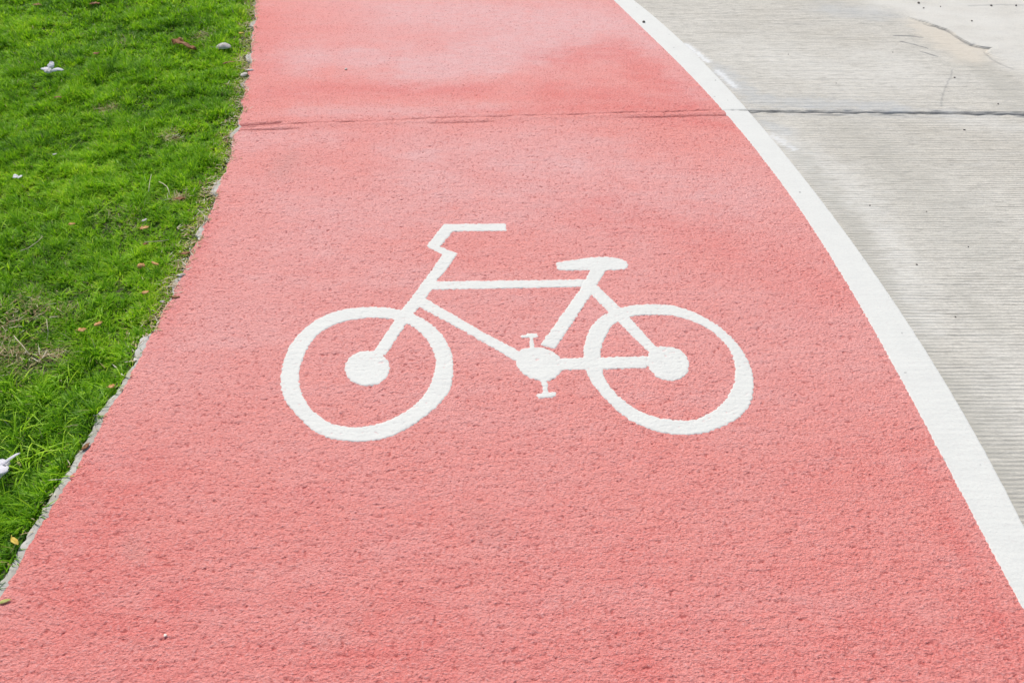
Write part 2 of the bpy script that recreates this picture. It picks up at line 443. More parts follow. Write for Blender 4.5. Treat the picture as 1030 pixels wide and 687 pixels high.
parts_px = {
    'front_hub': [ell(369.6, 371.7, 23, 18)],
    'rear_hub': [spline(zz([(350, 288), (400, 282), (455, 292), (490, 325), (498, 365), (480, 402), (430, 422), (375, 412), (335, 375), (325, 330)], *B), 3)],
    'fork': [[(435.8, 270.2), (448.5, 274), (440.1, 283.3), (435, 293), (428.5, 301.5), (415.5, 318), (388, 359), (374.8, 356), (405, 311.5), (412.5, 302)]],
    'handlebar': [[(446.2, 226.6), (509.2, 226.0), (510, 233.9), (455.5, 234.4), (443.2, 249.3), (461, 256.4), (448.5, 274), (435.8, 270.2), (444.5, 257.6), (428.6, 249.3)]],
    'top_tube': [[(438, 284.2), (520, 283.2), (588, 282.2), (584, 290.2), (500, 291.8), (433, 293.1)]],
    'down_tube': [[(427, 300.5), (489.7, 337), (525, 355.4), (520, 365.6), (467.3, 335), (420.4, 309.6)]],
    'saddle': [spline([(560.2, 265.4), (578.5, 262.3), (596.9, 259.9), (615.2, 259.9), (628.3, 263.4), (631.7, 267.5), (630, 271.8), (619, 273.2), (594, 273.2), (570, 273.7), (561.3, 272.5), (559.3, 269)], 3)],
    'seat_tube': [[(594.2, 272), (610.5, 272), (600.8, 288.4), (594.2, 299), (558.5, 352.6), (543.2, 348.3), (583.8, 291), (587.7, 283)]],
    'seat_stay': [[(592, 295), (599.7, 287), (625.7, 312.2), (661, 351), (652.7, 356.3), (620.7, 324.6)]],
    'chain_stay': [[(558, 361.8), (651.7, 359.2), (650.2, 372), (558, 374)]],
    'crank': [spline(zz([(600, 362), (583, 400), (588, 440), (620, 478), (670, 505), (740, 514), (785, 492), (810, 462), (815, 425), (800, 392), (765, 365), (710, 347), (650, 348)], 400, 280, 4.906), 3)],
    'pedal': [zz([(603, 292), (640, 277), (690, 276), (697, 297), (669, 301), (678, 352), (650, 355), (650, 302), (612, 301)], 400, 280, 4.906)],
    'pedal_low': [zz([(703, 505), (740, 508), (747, 565), (781, 567), (786, 586), (768, 593), (700, 601), (682, 585), (690, 574), (717, 570)], 400, 280, 4.906)],
    'front_wheel': [fw_o, fw_i], 'rear_wheel': [rw_o, rw_i],
}
# sheet of 2 mm cells over the marking, split between its parts
w0 = gp(270, 460); w1 = gp(775, 215)
allx = [gp(270, 460)[0], gp(270, 215)[0], gp(775, 460)[0], gp(775, 215)[0]]
gx = np.arange(min(allx), max(allx), 0.0020); gy = np.arange(gp(515, 455)[1], gp(515, 218)[1], 0.0020)
GX, GY = np.meshgrid(gx, gy)
WX = GX + 0.0030 * gn(GX / 0.010, GY / 0.010, 41) + 0.0012 * gn(GX / 0.005, GY / 0.005, 43)
WY = GY + 0.0030 * gn(GX / 0.010, GY / 0.010, 42) + 0.0012 * gn(GX / 0.005, GY / 0.005, 44)
sdf = {}
for k, polys in parts_px.items():
    d = np.full(GX.shape, 1.0)
    bb = gps(polys[0]); m_ = 0.03
    r0, r1 = np.searchsorted(gy, [bb[:, 1].min() - m_, bb[:, 1].max() + m_]); c0, c1 = np.searchsorted(gx, [bb[:, 0].min() - m_, bb[:, 0].max() + m_])
    sl = (slice(max(r0, 0), r1), slice(max(c0, 0), c1))
    dd = poly_sdf(WX[sl], WY[sl], bb)
    if len(polys) > 1: dd = np.maximum(dd, -poly_sdf(WX[sl], WY[sl], gps(polys[1])))
    d[sl] = dd; sdf[k] = d
union = np.min(np.stack(list(sdf.values())), 0)
gyx, gxx = np.gradient(union, 0.002)
gl = np.hypot(gyx, gxx) + 1e-6
cs = lambda a: (a[:-1, :-1] + a[1:, :-1] + a[:-1, 1:] + a[1:, 1:]) / 4
cell_in = cs(union) < 0
vin = np.zeros(GX.shape, bool)
vin[:-1, :-1] |= cell_in; vin[1:, :-1] |= cell_in; vin[:-1, 1:] |= cell_in; vin[1:, 1:] |= cell_in
allin = np.ones(GX.shape, bool)
allin[:-1, :-1] &= cell_in; allin[1:, :-1] &= cell_in; allin[:-1, 1:] &= cell_in; allin[1:, 1:] &= cell_in
bord = vin & ~allin
mv = np.where(bord, np.clip(union, -0.0022, 0.0022), 0)
SX = GX - mv * gxx / gl; SY = GY - mv * gyx / gl
hS, pitS, _ = coat(SX, SY)
hs = 0.40 * hS
hsm = hs
lift = 0.0016 * sstep(0.0005, -0.004, union)
SZ = 0.0045 + np.where(bord, hS - 0.0008, np.maximum(hs + lift * 0.9, hS + 0.0004))
pw = sstep(0.62, 0.95, pitS) * sstep(-0.45, 0.25, gn(SX / .08, SY / .06, 45)) * 0.8
root = bpy.data.objects.new('bicycle_marking', None); COL.objects.link(root)
ctr = np.array([*gp(520, 345), 0.0]); root.location = ctr
tag(root, 'white painted bicycle symbol on the red cycle path', 'road marking')
taken = np.zeros(cell_in.shape, bool)
ids = np.arange(GX.size).reshape(GX.shape)
order = ['front_hub', 'rear_hub', 'crank', 'pedal', 'pedal_low', 'front_wheel', 'rear_wheel', 'saddle', 'handlebar', 'fork', 'top_tube', 'seat_tube', 'down_tube', 'seat_stay', 'chain_stay']
made = {}
stack = np.stack([cs(sdf[k]) for k in order]); nearest = stack.argmin(0)
for q, k in enumerate(order):
    own = cell_in & ~taken & ((stack[q] < 0) | ((stack.min(0) >= 0) & (nearest == q)))
    taken |= own
    r, c_ = np.nonzero(own)
    Q = np.stack([ids[r, c_], ids[r, c_ + 1], ids[r + 1, c_ + 1], ids[r + 1, c_]], 1)
    uq, inv = np.unique(Q.ravel(), return_inverse=True)
    V = np.stack([SX.ravel()[uq], SY.ravel()[uq], SZ.ravel()[uq]], 1) - ctr
    nm = {'pedal_low': 'pedal', 'front_hub': 'hub', 'rear_hub': 'hub'}.get(k, k)
    made[k] = raw_mesh(nm, V, inv.reshape(-1, 4), None, M_white, True, dict(pit=pw.ravel()[uq], dirt_shade=0 * uq))
for k, o in made.items():
    par = {'front_hub': 'front_wheel', 'rear_hub': 'rear_wheel', 'pedal': 'crank', 'pedal_low': 'crank'}.get(k)
    o.parent = made[par] if par else root

# ------------------------------------------------------------------ white edge line
ysl = rows(0.003, 0.006)
nl = 34
ul = np.linspace(0, 1, nl)
xi = XRi(ysl) - 0.002 + 0.0025 * gn(ysl / 0.010, ysl * 0, 21) + 0.0014 * gn(ysl / 0.005, ysl * 0, 22)
xo = XRo(ysl) + 0.0012 * gn(ysl / 0.03, ysl * 0, 23)
X = xi[:, None] + (xo - xi)[:, None] * ul[None, :]; Y = np.repeat(ysl[:, None], nl, 1)
jd = Y - joint_y(X)
gl_ = gn(X / 0.20, Y / 0.008, 24); gl2 = gn(X / 0.06, Y / 0.006, 25)
crk = np.exp(-(jd / 0.005) ** 2) * (0.35 + 0.65 * sstep(0.3, 0.9, ul[None, :] + 0.4 * gn(X / .02, Y * 0, 26)))
Z = 0.0052 + 0.00035 * gl_ + 0.0002 * gl2 - 0.004 * crk
Z[:, 0] = 0.0015; Z[:, -1] = 0.0005
Z[:, 1] = np.maximum(Z[:, 1], 0.0055)
line = grid_obj('edge_line', X, Y, Z, M_white, dict(pit=0 * X, dirt_shade=np.clip(0.8 * crk + 0.5 * sstep(.80, .86, gn(X / .016, Y / .016, 27)), 0, 1)))
tag(line, 'solid white painted line curving between red path and grey concrete', 'road marking')

# ------------------------------------------------------------------ concrete carriageway
ysr = rows(0.0030, 0.0050)
off = np.concatenate([[0.0], np.linspace(0.006, 2.2, 480), 2.2 + np.geomspace(0.02, 10.0, 24)])
X = XRi(ysr)[:, None] + 0.02 + off[None, :]
Y = np.repeat(ysr[:, None], len(off), 1)
jd = Y - joint_y(X)
grv = gn(X / 0.5, Y / 0.0085, 81); grv2 = gn(X / 0.15, Y / 0.0065, 82); grv3 = gn(X / 0.9, Y / 0.021, 83)
mort = gps([(871, -4), (871, 6), (885, 9), (905, 14), (925, 22.5), (940, 27), (953, 31), (965, 40), (975, 46), (988, 49), (997, 49.5), (993, 54),
            (999, 60), (1010, 66), (1030, 74), (1100, 96), (1500, 120), (1700, -40), (1300, -150), (900, -120)])
XX = X + 0.012 * gn(X / 0.08, Y / 0.08, 84); YY = Y + 0.010 * gn(X / 0.07, Y / 0.07, 85)
md = poly_sdf(XX, YY, mort)
edge_strong = blob(X, Y, [(932, 24), (960, 36), (997, 49)], 0.13)
ww_ = 0.004 + 0.09 * (1 - np.clip(edge_strong * 1.6, 0, 1))
inside = sstep(0, 1, (ww_ - md) / (2 * ww_))
pht = 0.0035 + 0.006 * edge_strong
beige = sstep(0.07, -0.05, 0.03 * gn(X / .07, Y / .05, 119) +  poly_sdf(XX, YY, gps([(915, 20), (955, 31), (975, 46), (997, 49), (990, 55), (997, 62), (965, 62), (945, 48), (925, 33)]))) * (1 - inside)
brm = 1 - 0.85 * inside - 0.5 * beige
Z = (0.0006 * grv + 0.0005 * grv2 + 0.0004 * grv3) * brm + inside * (pht + 0.001 * gn(X / .05, Y / .05, 86))
crack = np.exp(-((jd + 0.007 * gn(X / 0.05, X * 0, 87)) / (0.0085 + 0.006 * gn(X / 0.07, X * 0 + 5, 97) + 0.007 * sstep(1.7, 2.3, X))) ** 2)
dirt_shade = crack * (0.70 + 0.25 * gn(X / 0.05, Y / 0.03, 88) + 0.25 * sstep(1.2, 2.4, X))
c2 = np.exp(-((jd + 0.030 + 0.012 * gn(X / 0.12, X * 0, 89)) / 0.005) ** 2) * sstep(0.0, 0.35, gn(X / 0.2, X * 0 + 2, 90)) * sstep(1.0, 1.3, X)
dirt_shade = dirt_shade + 0.65 * c2
Z = Z - 0.012 * crack - 0.002 * c2
lip = np.exp(-((jd - 0.02) / 0.016) ** 2)
def fine(pts, w, s):
    global dirt_shade, Z
    d = seg_dist(X + 0.004 * gn(X / .03, Y / .03, 95), Y + 0.004 * gn(X / .03, Y / .03, 96), gps(pts))
    c_ = np.exp(-(d / w) ** 2) * s
    dirt_shade = dirt_shade + c_; Z = Z - 0.002 * c_
fine([(899, 36), (915, 36.5), (928, 38)], 0.0042, 0.75)
fine([(906, 42), (920, 45), (933, 49)], 0.0042, 0.75)
fine([(926, 52), (943, 57)], 0.0042, 0.75)
fine([(958, 70), (956, 78), (951, 88), (948, 97), (946, 108)], 0.0038, 0.30)
fine([(975, 7), (997, 6), (1028, 6)], 0.008, 0.30)
fine([(929, 24.5), (941, 27.8), (953, 32), (966, 41), (976, 46.5), (988, 49.3), (997, 50)], 0.0045, 0.55)
fine([(990, 53), (998, 61), (1008, 66), (1018, 70)], 0.006, 0.30)
pale = 0.60 * blob(X, Y, [(790, 140), (850, 180), (880, 215), (905, 262), (925, 330)], 0.07, 101, .5)
pale += 0.55 * blob(X, Y, [(800, 158), (845, 205)], 0.05, 102)
pale += 0.5 * blob(X, Y, [(780, 60), (860, 80), (900, 65)], 0.22, 103)
pale += 0.45 * blob(X, Y, [(960, 120), (1030, 130)], 0.06, 104)
pale += 0.35 * blob(X, Y, [(1000, 350), (1030, 420)], 0.10, 105)
blue = 0.38 * blob(X, Y, [(722, 70), (760, 100), (850, 106), (900, 108)], 0.055, 106, .7)
blue += 0.35 * blob(X, Y, [(770, 125), (790, 133)], 0.04, 107)
blue += 0.35 * blob(X, Y, [(840, 10), (880, 14)], 0.10, 108)
blue += 0.25 * np.exp(-(np.abs(jd) / 0.045) ** 2) * sstep(-.2, .4, gn(X / .1, Y / .03, 109))
dark = 0.50 * blob(X, Y, [(980, 66), (1005, 85), (1040, 110)], 0.09, 110, .8)
dark += 0.50 * blob(X, Y, [(800, 152), (835, 195), (862, 235), (890, 290), (925, 355), (965, 430), (1020, 520)], 0.05, 111, .6)
dark += 0.30 * blob(X, Y, [(860, 135), (930, 190), (1000, 260)], 0.12, 112, .6)
dark += 0.35 * blob(X, Y, [(965, 290), (1000, 330)], 0.03, 113, .6)
dark += 0.35 * blob(X, Y, [(970, 400), (1030, 480)], 0.10, 114, .6)
spill = 0.8 * blob(X, Y, [(690, 45), (712, 62)], 0.016, 115, .8) + 0.7 * blob(X, Y, [(722, 72), (740, 88)], 0.016, 116, .9) + 0.55 * blob(X, Y, [(778, 137), (798, 150)], 0.018, 117, .9)
patch = sstep(0.10, -0.08, md + 0.05 * gn(X / .09, Y / .07, 120)) * (1 - edge_strong) + inside * edge_strong
patch = patch * (0.8 + 0.4 * gn(X / .2, Y / .1, 118))
road = grid_obj('concrete_road', X, Y, Z, M_conc, dict(dirt_shade=cl(dirt_shade), patch=cl(patch), beige=cl(beige * 0.8), pale=cl(pale), blue=cl(blue), dark=cl(dark), spill=cl(spill)))
tag(road, kind='structure')

# ------------------------------------------------------------------ kerb (bare slab edge beside the lawn)
ysk = rows(0.004, 0.008)
near = sstep(1.75, 1.55, ysk)
kw = 0.001 + 0.018 * near + 0.022 * (1 - near) * sstep(0.05, 0.5, gn(ysk / 0.14, ysk * 0, 124)) + (0.001 + 0.002 * near) * gn(ysk / 0.09, ysk * 0, 121) + 0.003 * gn(ysk / 0.012, ysk * 0, 122)
tk = np.array([0.012, 0.0, -0.25, -0.5, -0.75, -0.93, -1.0, -1.06, -1.08])
zk = np.array([-0.004, 0.0012, 0.0012, 0.0010, 0.0006, -0.0005, -0.0035, -0.012, -0.09])
xk = XL(ysk)
X = np.where(tk[None, :] > 0, xk[:, None] + tk[None, :], xk[:, None] + tk[None, :] * kw[:, None])
Y = np.repeat(ysk[:, None], len(tk), 1)
Z = zk[None, :] + 0.0008 * gn(X / 0.01, Y / 0.01, 123) * (np.arange(len(tk)) < 7)
kerb = grid_obj('kerb', X, Y, Z, M_kerb); tag(kerb, kind='structure')
def XK(y): return np.interp(y, ysk, xk - kw)

# ------------------------------------------------------------------ lawn soil
def soil_z(X, Y):
    d = XK(Y) - X
    nr = sstep(1.9, 1.5, Y)
    base = -0.009 - 0.020 * nr * sstep(0.0, 0.06, d) - 0.006 * sstep(0, 0.05, d)
    z = base + 0.016 * gn(X / 0.42, Y / 0.42, 131) * sstep(0.0, 0.25, d) + 0.007 * gn(X / 0.13, Y / 0.13, 132) * sstep(0.0, 0.1, d) + 0.0025 * gn(X / .03, Y / .03, 133)
    return z
yss = np.concatenate([np.arange(YA, 5.5, 0.02), 5.5 + np.geomspace(0.05, YB - 5.5, 40)])
offs = np.concatenate([np.linspace(-0.004, 2.2, 110), 2.2 + np.geomspace(0.05, 9, 30)])
X = (XK(yss))[:, None] - offs[None, ::-1]; Y = np.repeat(yss[:, None], len(offs), 1)
Z = soil_z(X, Y)
soil = grid_obj('lawn_soil', X, Y, Z, M_soil); tag(soil, kind='structure')
gX, gY = np.meshgrid(np.array([-300., -12, 12, 300]), np.array([-300., -1.2, 14, 600]))
ground = grid_obj('ground', gX, gY, gX * 0 - 0.10, M_far); tag(ground, kind='structure')

# ------------------------------------------------------------------ grass
BV, BQ, BT, BC = [], [], [], []
cnt = 0
def blades(px, py, pz, ht, wd, az, lean, curl, tint, levels=3):
    """each blade: a tapering, bending leaf with its own root, height, lean and tint"""
    global cnt
    n_ = len(px)
    dirx, diry = np.cos(az), np.sin(az)
    sx, sy = -diry, dirx
    verts = []
    for l in range(levels + 1):
        t = l / levels
        ang = lean + curl * t * t
        # integrate along an arc approx
        s = ht * t
        hx = s * np.sin(lean + curl * t * 0.5)
        hz = s * np.cos(lean + curl * t * 0.5)
        w = wd * (1 - t ** 1.7) * (0.75 + 0.5 * t * (1 - t) * 2)
        cx, cy, cz = px + dirx * hx, py + diry * hx, pz + hz
        if l < levels:
            verts += [np.stack([cx - sx * w / 2, cy - sy * w / 2, cz], 1), np.stack([cx + sx * w / 2, cy + sy * w / 2, cz], 1)]
        else: verts += [np.stack([cx, cy, cz], 1)]
    k = 2 * levels + 1
    V = np.stack(verts, 1).reshape(-1, 3)
    base = cnt + np.arange(n_) * k
    for l in range(levels - 1):
        BQ.append(np.stack([base + 2 * l, base + 2 * l + 1, base + 2 * l + 3, base + 2 * l + 2], 1))
    l = levels - 1
    BT.append(np.stack([base + 2 * l, base + 2 * l + 1, base + 2 * l + 2], 1))
    BV.append(V); BC.append(np.repeat(tint, k))
    cnt += n_ * k

tufts = gps([(30, 355), (60, 356), (5, 345), (20, 325)])          # thin, dried-out spots
def dry_amount(x, y):
    d = 0.55 * blob(x, y, [(-30, 350), (5, 345), (30, 362)], 0.07, 141) + 0.9 * blob(x, y, [(38, 355), (68, 352)], 0.024, 142, .4)
    d += 0.4 * blob(x, y, [(60, 318), (20, 300)], 0.05, 143) + 0.75 * blob(x, y, [(100, 110), (112, 106)], 0.035, 144) + 0.6 * blob(x, y, [(168, 134), (176, 138)], 0.035, 145)
    d += 0.6 * blob(x, y, [(200, 40), (208, 34)], 0.04, 146) + 0.4 * blob(x, y, [(120, 45), (125, 35)], 0.03, 147) + 0.6 * blob(x, y, [(176, 197), (182, 199)], 0.018, 148)
    d += 0.35 * blob(x, y, [(110, 210), (130, 225)], 0.04, 149)
    return np.clip(d, 0, 1)
def scatter(n_, x0, x1, y0, y1, seed):
    r = np.random.default_rng(seed)
    y = r.uniform(y0, y1, n_); x = r.uniform(x0, x1, n_)
    return x, y, r
def lay(n_, x0, x1, y0, y1, seed, hs_=1.0, ws=1.0):
    x, y, r = scatter(n_, x0, x1, y0, y1, seed)
    # pull roots into tillers
    cxn = np.round(x / 0.018); cyn = np.round(y / 0.018)
    hx = _hash(cxn, cyn, 5) / 4294967296.0; hy = _hash(cxn, cyn, 6) / 4294967296.0
    tx = (cxn + hx - .5) * 0.018; ty = (cyn + hy - .5) * 0.018
    pull = 0.45
    x = x * (1 - pull) + tx * pull; y = y * (1 - pull) + ty * pull
    d = XK(y) - x
    far_edge = sstep(1.55, 2.0, y)
    band = 0.015 + 0.03 * far_edge + 0.03 * far_edge * gn(y / .15, y * 0, 151) + 0.02 * gn(y / .05, y * 0, 152)
    dens = sstep(-0.004, 1.0, d / np.clip(band, 0.01, 1)) * np.where(far_edge > .5, 1, 1)
    dry = dry_amount(x, y)
    vis_y = (y > -1) 
    keep = (d > -0.012 * far_edge) & (r.random(len(x)) < (0.30 * far_edge + dens)) & (r.random(len(x)) > 0.55 * dry) & vis_y
    keep &= ~((d > 1.8) & (r.random(len(x)) < .5))
    x, y, d, dry, far_edge = x[keep], y[keep], d[keep], dry[keep], far_edge[keep]
    hx, hy = hx[keep], hy[keep]
    m = len(x)
    lump = gn(x / 0.16, y / 0.16, 161); lump2 = gn(x / 0.055, y / 0.055, 162)
    long_ = sstep(2.0, 1.5, y) * 0.55 + 0.35 * sstep(0.1, 0.5, gn(x / .5, y / .5, 163))
    near_edge = sstep(0.10, 0.0, d) * far_edge
    ht = (0.020 + 0.012 * r.random(m) ** 1.2 + 0.018 * np.clip(lump, -0.7, 1) + 0.018 * lump2) * (1 + 0.55 * long_) * (1 - 0.5 * near_edge) * (1 - .35 * dry)
    ht = np.clip(ht, 0.010, None) * hs_ * 1.15
    wd = (0.0018 + 0.0016 * r.random(m)) * ws * (1 + 0.25 * long_)
    az = hx * 2 * np.pi * 0.6 + r.uniform(0, 2 * np.pi, m) * 0.75 + 1.5 * gn(x / 0.2, y / 0.2, 164)
    lean = 0.15 + 0.85 * r.random(m) ** 1.2 + 0.5 * dry * r.random(m)
    curl = 0.3 + 1.3 * r.random(m) ** 1.5
    tn = 0.405 + 0.20 * gn(x / 0.45, y / 0.35, 165) + 0.20 * gn(x / 0.06, y / 0.06, 166) + 0.34 * (hy - .5) + 0.34 * (r.random(m) - .5) + 0.12 * near_edge + 0.10 * sstep(2.2, 3.2, y) * gn(x / .3, y / .2, 168)
    tn = tn - 0.16 * sstep(2.1, 1.6, y) + 0.10 * sstep(0.35, 0.08, d) * far_edge  # near blades tinted darker for the shadows there; yellower along the edge
    tn = np.clip(tn, 0.03, 0.80)
    sere = r.random(m) < (0.012 + 0.75 * dry + 0.25 * near_edge ** 1.5)
    tn = np.where(sere, 0.86 + 0.14 * r.random(m), tn)
    blades(x, y, soil_z(x, y) - 0.002, ht, wd, az, lean, curl, tn)

lay(125000, -1.75, -0.62, 0.80, 2.6, 171, 1.0, 1.35)
lay(105000, -2.35, -1.0, 2.6, 3.7, 172, 1.05, 1.7)
lay(95000, -3.0, -1.2, 3.7, 5.0, 173, 1.15, 2.1)
lay(45000, -3.2, -1.7, 1.0, 3.0, 174, 1.0, 1.7)
lay(25000, -4.2, -2.3, 2.6, 4.8, 175, 1.1, 2.0)
lay(45000, -5.0, -1.2, 5.0, 7.5, 176, 1.2, 2.6)
# taller coarse tillers at the front of the lawn
r = np.random.default_rng(180)
for (cx_, cy_, k_, hh) in [(int(a), int(b), 7, .065) for a, b in zip(r.uniform(0, 170, 46), r.uniform(130, 520, 46))] + [(15, 440, 22, .10), (35, 400, 20, .09), (60, 420, 16, .08), (30, 460, 22, .10), (8, 500, 20, .09), (75, 372, 14, .07), (45, 385, 14, .08), (95, 380, 12, .06),
                           (55, 455, 18, .08), (20, 520, 14, .07), (25, 420, 14, .10), (0, 470, 16, .09), (40, 480, 16, .07), (10, 385, 14, .09), (85, 335, 12, .06), (95, 318, 12, .06), (27, 338, 12, .06),
                           (12, 310, 10, .07), (60, 300, 10, .05), (130, 330, 8, .04), (10, 230, 10, .06), (70, 240, 8, .05), (5, 275, 10, .06), (40, 60, 10, .06), (10, 90, 14, .07), (60, 110, 12, .06), (120, 80, 10, .05), (30, 150, 12, .06)]:
    c0 = gp(cx_, cy_, -0.01)
    m = k_
    x = c0[0] + r.normal(0, .022, m); y = c0[1] + r.normal(0, .022, m)
    ok = x < XK(y) - 0.008; x, y = x[ok], y[ok]; m = len(x)
    if m == 0: continue
    blades(x, y, soil_z(x, y), hh * (0.5 + 0.6 * r.random(m)), 0.0035 + 0.0025 * r.random(m), r.uniform(0, 2 * np.pi, m), 0.25 + 0.6 * r.random(m), 0.6 + 1.3 * r.random(m),
           np.clip(0.5 + 0.35 * (r.random(m) - .4), 0, .8), 6)
grass = raw_mesh('grass', np.concatenate(BV), np.concatenate(BQ), np.concatenate(BT), M_grass, True, dict(tint=np.concatenate(BC)))
tag(grass, 'bright green lawn grass beside the red path', 'grass', kind='stuff')

# ------------------------------------------------------------------ dead grass and litter along the lawn edge
BV, BQ, BT, BC = [], [], [], []; cnt = 0
r = np.random.default_rng(190)
m = 4500
y = r.uniform(1.0, 5.2, m); d = np.abs(r.normal(0, 0.045, m)) - 0.016 - 0.03 * (r.random(m) < .06) * r.random(m)
fe = sstep(1.5, 2.1, y)
ok = r.random(m) < (0.12 + 0.88 * fe) * (0.35 + 0.65 * sstep(-.3, .3, gn(y / .12, y * 0, 191)))
y, d = y[ok], d[ok]; m = len(y)
d = np.maximum(d, -0.06); x = XK(y) - d + 0.0
zz_ = np.where(d < 0, 0.0045 + 0.003 * (d < -0.02), soil_z(x, y) + 0.006 + 0.006 * r.random(m))
blades(x, y, zz_, 0.008 + 0.022 * r.random(m) ** 2, 0.002 + 0.003 * r.random(m), r.uniform(0, 6.28, m), 1.25 + 0.28 * r.random(m), 0.1 * r.random(m), r.random(m), 2)
# matted thatch in the dried spots
for pts, s, k_ in [([(-10, 345), (28, 362)], .035, 120), ([(40, 356), (68, 350)], .014, 90), ([(60, 318), (25, 302)], .035, 80), ([(102, 109), (112, 106)], .02, 50), ([(170, 135), (176, 138)], .025, 50), ([(202, 38), (206, 34)], .03, 50), ([(177, 198), (181, 199)], .012, 90), ([(10, 330), (0, 320)], .04, 90)]:
    a, b = gps(pts); t = r.random(k_)
    x = a[0] + (b[0] - a[0]) * t + r.normal(0, s, k_); y = a[1] + (b[1] - a[1]) * t + r.normal(0, s, k_)
    ok = x < XK(y) - .02; x, y = x[ok], y[ok]; m = len(x)
    blades(x, y, soil_z(x, y) + 0.008 + 0.012 * r.random(m), 0.012 + 0.035 * r.random(m) ** 1.5, 0.0012 + 0.0015 * r.random(m), r.uniform(0, 6.28, m), 1.1 + 0.5 * r.random(m), 0.4 * r.random(m), r.random(m) ** 1.4, 3)
litter = raw_mesh('dead_grass', np.concatenate(BV), np.concatenate(BQ), np.concatenate(BT), M_litter, True, dict(tint=np.concatenate(BC)))
tag(litter, 'dry tan grass clippings and thatch along the lawn edge', 'dead grass', kind='stuff')

# ------------------------------------------------------------------ fallen leaves, petals, straws, pebbles
def leaf_mesh(L, W, cup=0.3, bend=0.3, ruffle=0.1, seed=0, tip=1.3):
    nr_, nc_ = 13, 7
    t = np.linspace(0, 1, nr_)[:, None]; s = np.linspace(-1, 1, nc_)[None, :]
    prof = np.sin(np.pi * np.clip(t, 0.0, 1) ** 0.85) ** (1 / tip) * 0.98 + 0.02
    prof = prof * (1 + 0.12 * gn(t * 5 + seed, t * 0 + seed, 7))
    th = s * cup * prof
    Xl = (t - .5) * L + 0 * s
    Yl = np.where(abs(cup) > 1e-3, np.sin(th) / cup, s * prof) * W / 2
    Zl = -(1 - np.cos(th)) / max(abs(cup), 1e-3) * W / 2
    ang = bend * (t - .5) * 2
    Zl = Zl - (1 - np.cos(ang)) / max(abs(bend), 1e-3) * L / 2 + 0.02 * W * (1 - abs(s))
    Xl = np.sin(ang) / max(bend, 1e-3) * L / 2 + 0 * s
    Yl = Yl + 0.18 * W * gn(t * 2.3 + seed * 1.7, t * 0, 19) * ruffle * 3
    Zl = Zl + ruffle * W * 0.7 * gn(t * 4 + seed * 3.1, s * 1.5 + seed, 9)
    return Xl + 0 * Zl, Yl + 0 * Zl, Zl
def thick(o, th):
    md_ = o.modifiers.new('thickness', 'SOLIDIFY'); md_.thickness = th; md_.offset = 0
    return o
def place(o, px, py, z, rz, tilt=(0, 0)):
    g = gp(px, py, z); o.location = (g[0], g[1], z); o.rotation_euler = (tilt[0], tilt[1], rz)
    return o
def stem_mesh(name, pts, rad, mat, parent=None):
    pts = np.array(pts, float); V, Q = [], []
    k = 6
    T = np.gradient(pts, axis=0)
    for i, (p, t) in enumerate(zip(pts, T)):
        t = t / (np.linalg.norm(t) + 1e-9); a = np.cross(t, [0, 0, 1]); a /= (np.linalg.norm(a) + 1e-9); b = np.cross(t, a)
        rr = rad * (1 - 0.5 * i / len(pts))
        for j in range(k):
            an = 2 * math.pi * j / k; V.append(p + rr * (math.cos(an) * a + math.sin(an) * b))
    for i in range(len(pts) - 1):
        for j in range(k): Q.append([i * k + j, i * k + (j + 1) % k, (i + 1) * k + (j + 1) % k, (i + 1) * k + j])
    T0 = []
    for j in range(1, k - 1): T0.append([0, j + 1, j]); e_ = (len(pts) - 1) * k; T0.append([e_, e_ + j, e_ + j + 1])
    o = raw_mesh(name, V, Q, T0, mat); o.parent = parent
    return o
def leaf(kind, px, py, L, W, rz, mat, label, cat, z=0.006, cup=0.5, bend=0.4, ruffle=0.3, seed=1, tilt=(0, 0), group=None, stalk=0, name='fallen_leaf', tip=1.3):
    X_, Y_, Z_ = leaf_mesh(L, W, cup, bend, ruffle, seed, tip)
    if stalk:
        r_ = bpy.data.objects.new(name, None); COL.objects.link(r_); place(r_, px, py, z, rz, tilt)
        b = thick(grid_obj('leaf_blade', X_, Y_, Z_, mat), 0.0007); b.parent = r_
        x0, z0 = X_[0, 3], Z_[0, 3]
        stem_mesh('stalk', [(x0 + 0.003, 0, z0), (x0 - stalk * .5, 0.002, z0 - 0.001), (x0 - stalk, 0.004, z0 + 0.001)], 0.0009, mat, r_)
        o = r_
    else:
        o = thick(grid_obj(name, X_, Y_, Z_, mat), 0.0007); place(o, px, py, z, rz, tilt)
    return tag(o, label, cat, group)

leaf('d', 224, 44, 0.080, 0.062, 0.05, M_pale, 'large pale grey dry leaf arched like a dome on the grass near the path', 'leaf', z=0.030, cup=1.1, bend=0.95, ruffle=.05, seed=2, stalk=0.03, tip=2.2)
leaf('d', 184, 43, 0.175, 0.040, -0.62, M_brown, 'long curled brown leaf lying left of the pale dome leaf', 'leaf', z=0.022, cup=1.2, bend=0.25, ruffle=.8, seed=3, stalk=0.02)
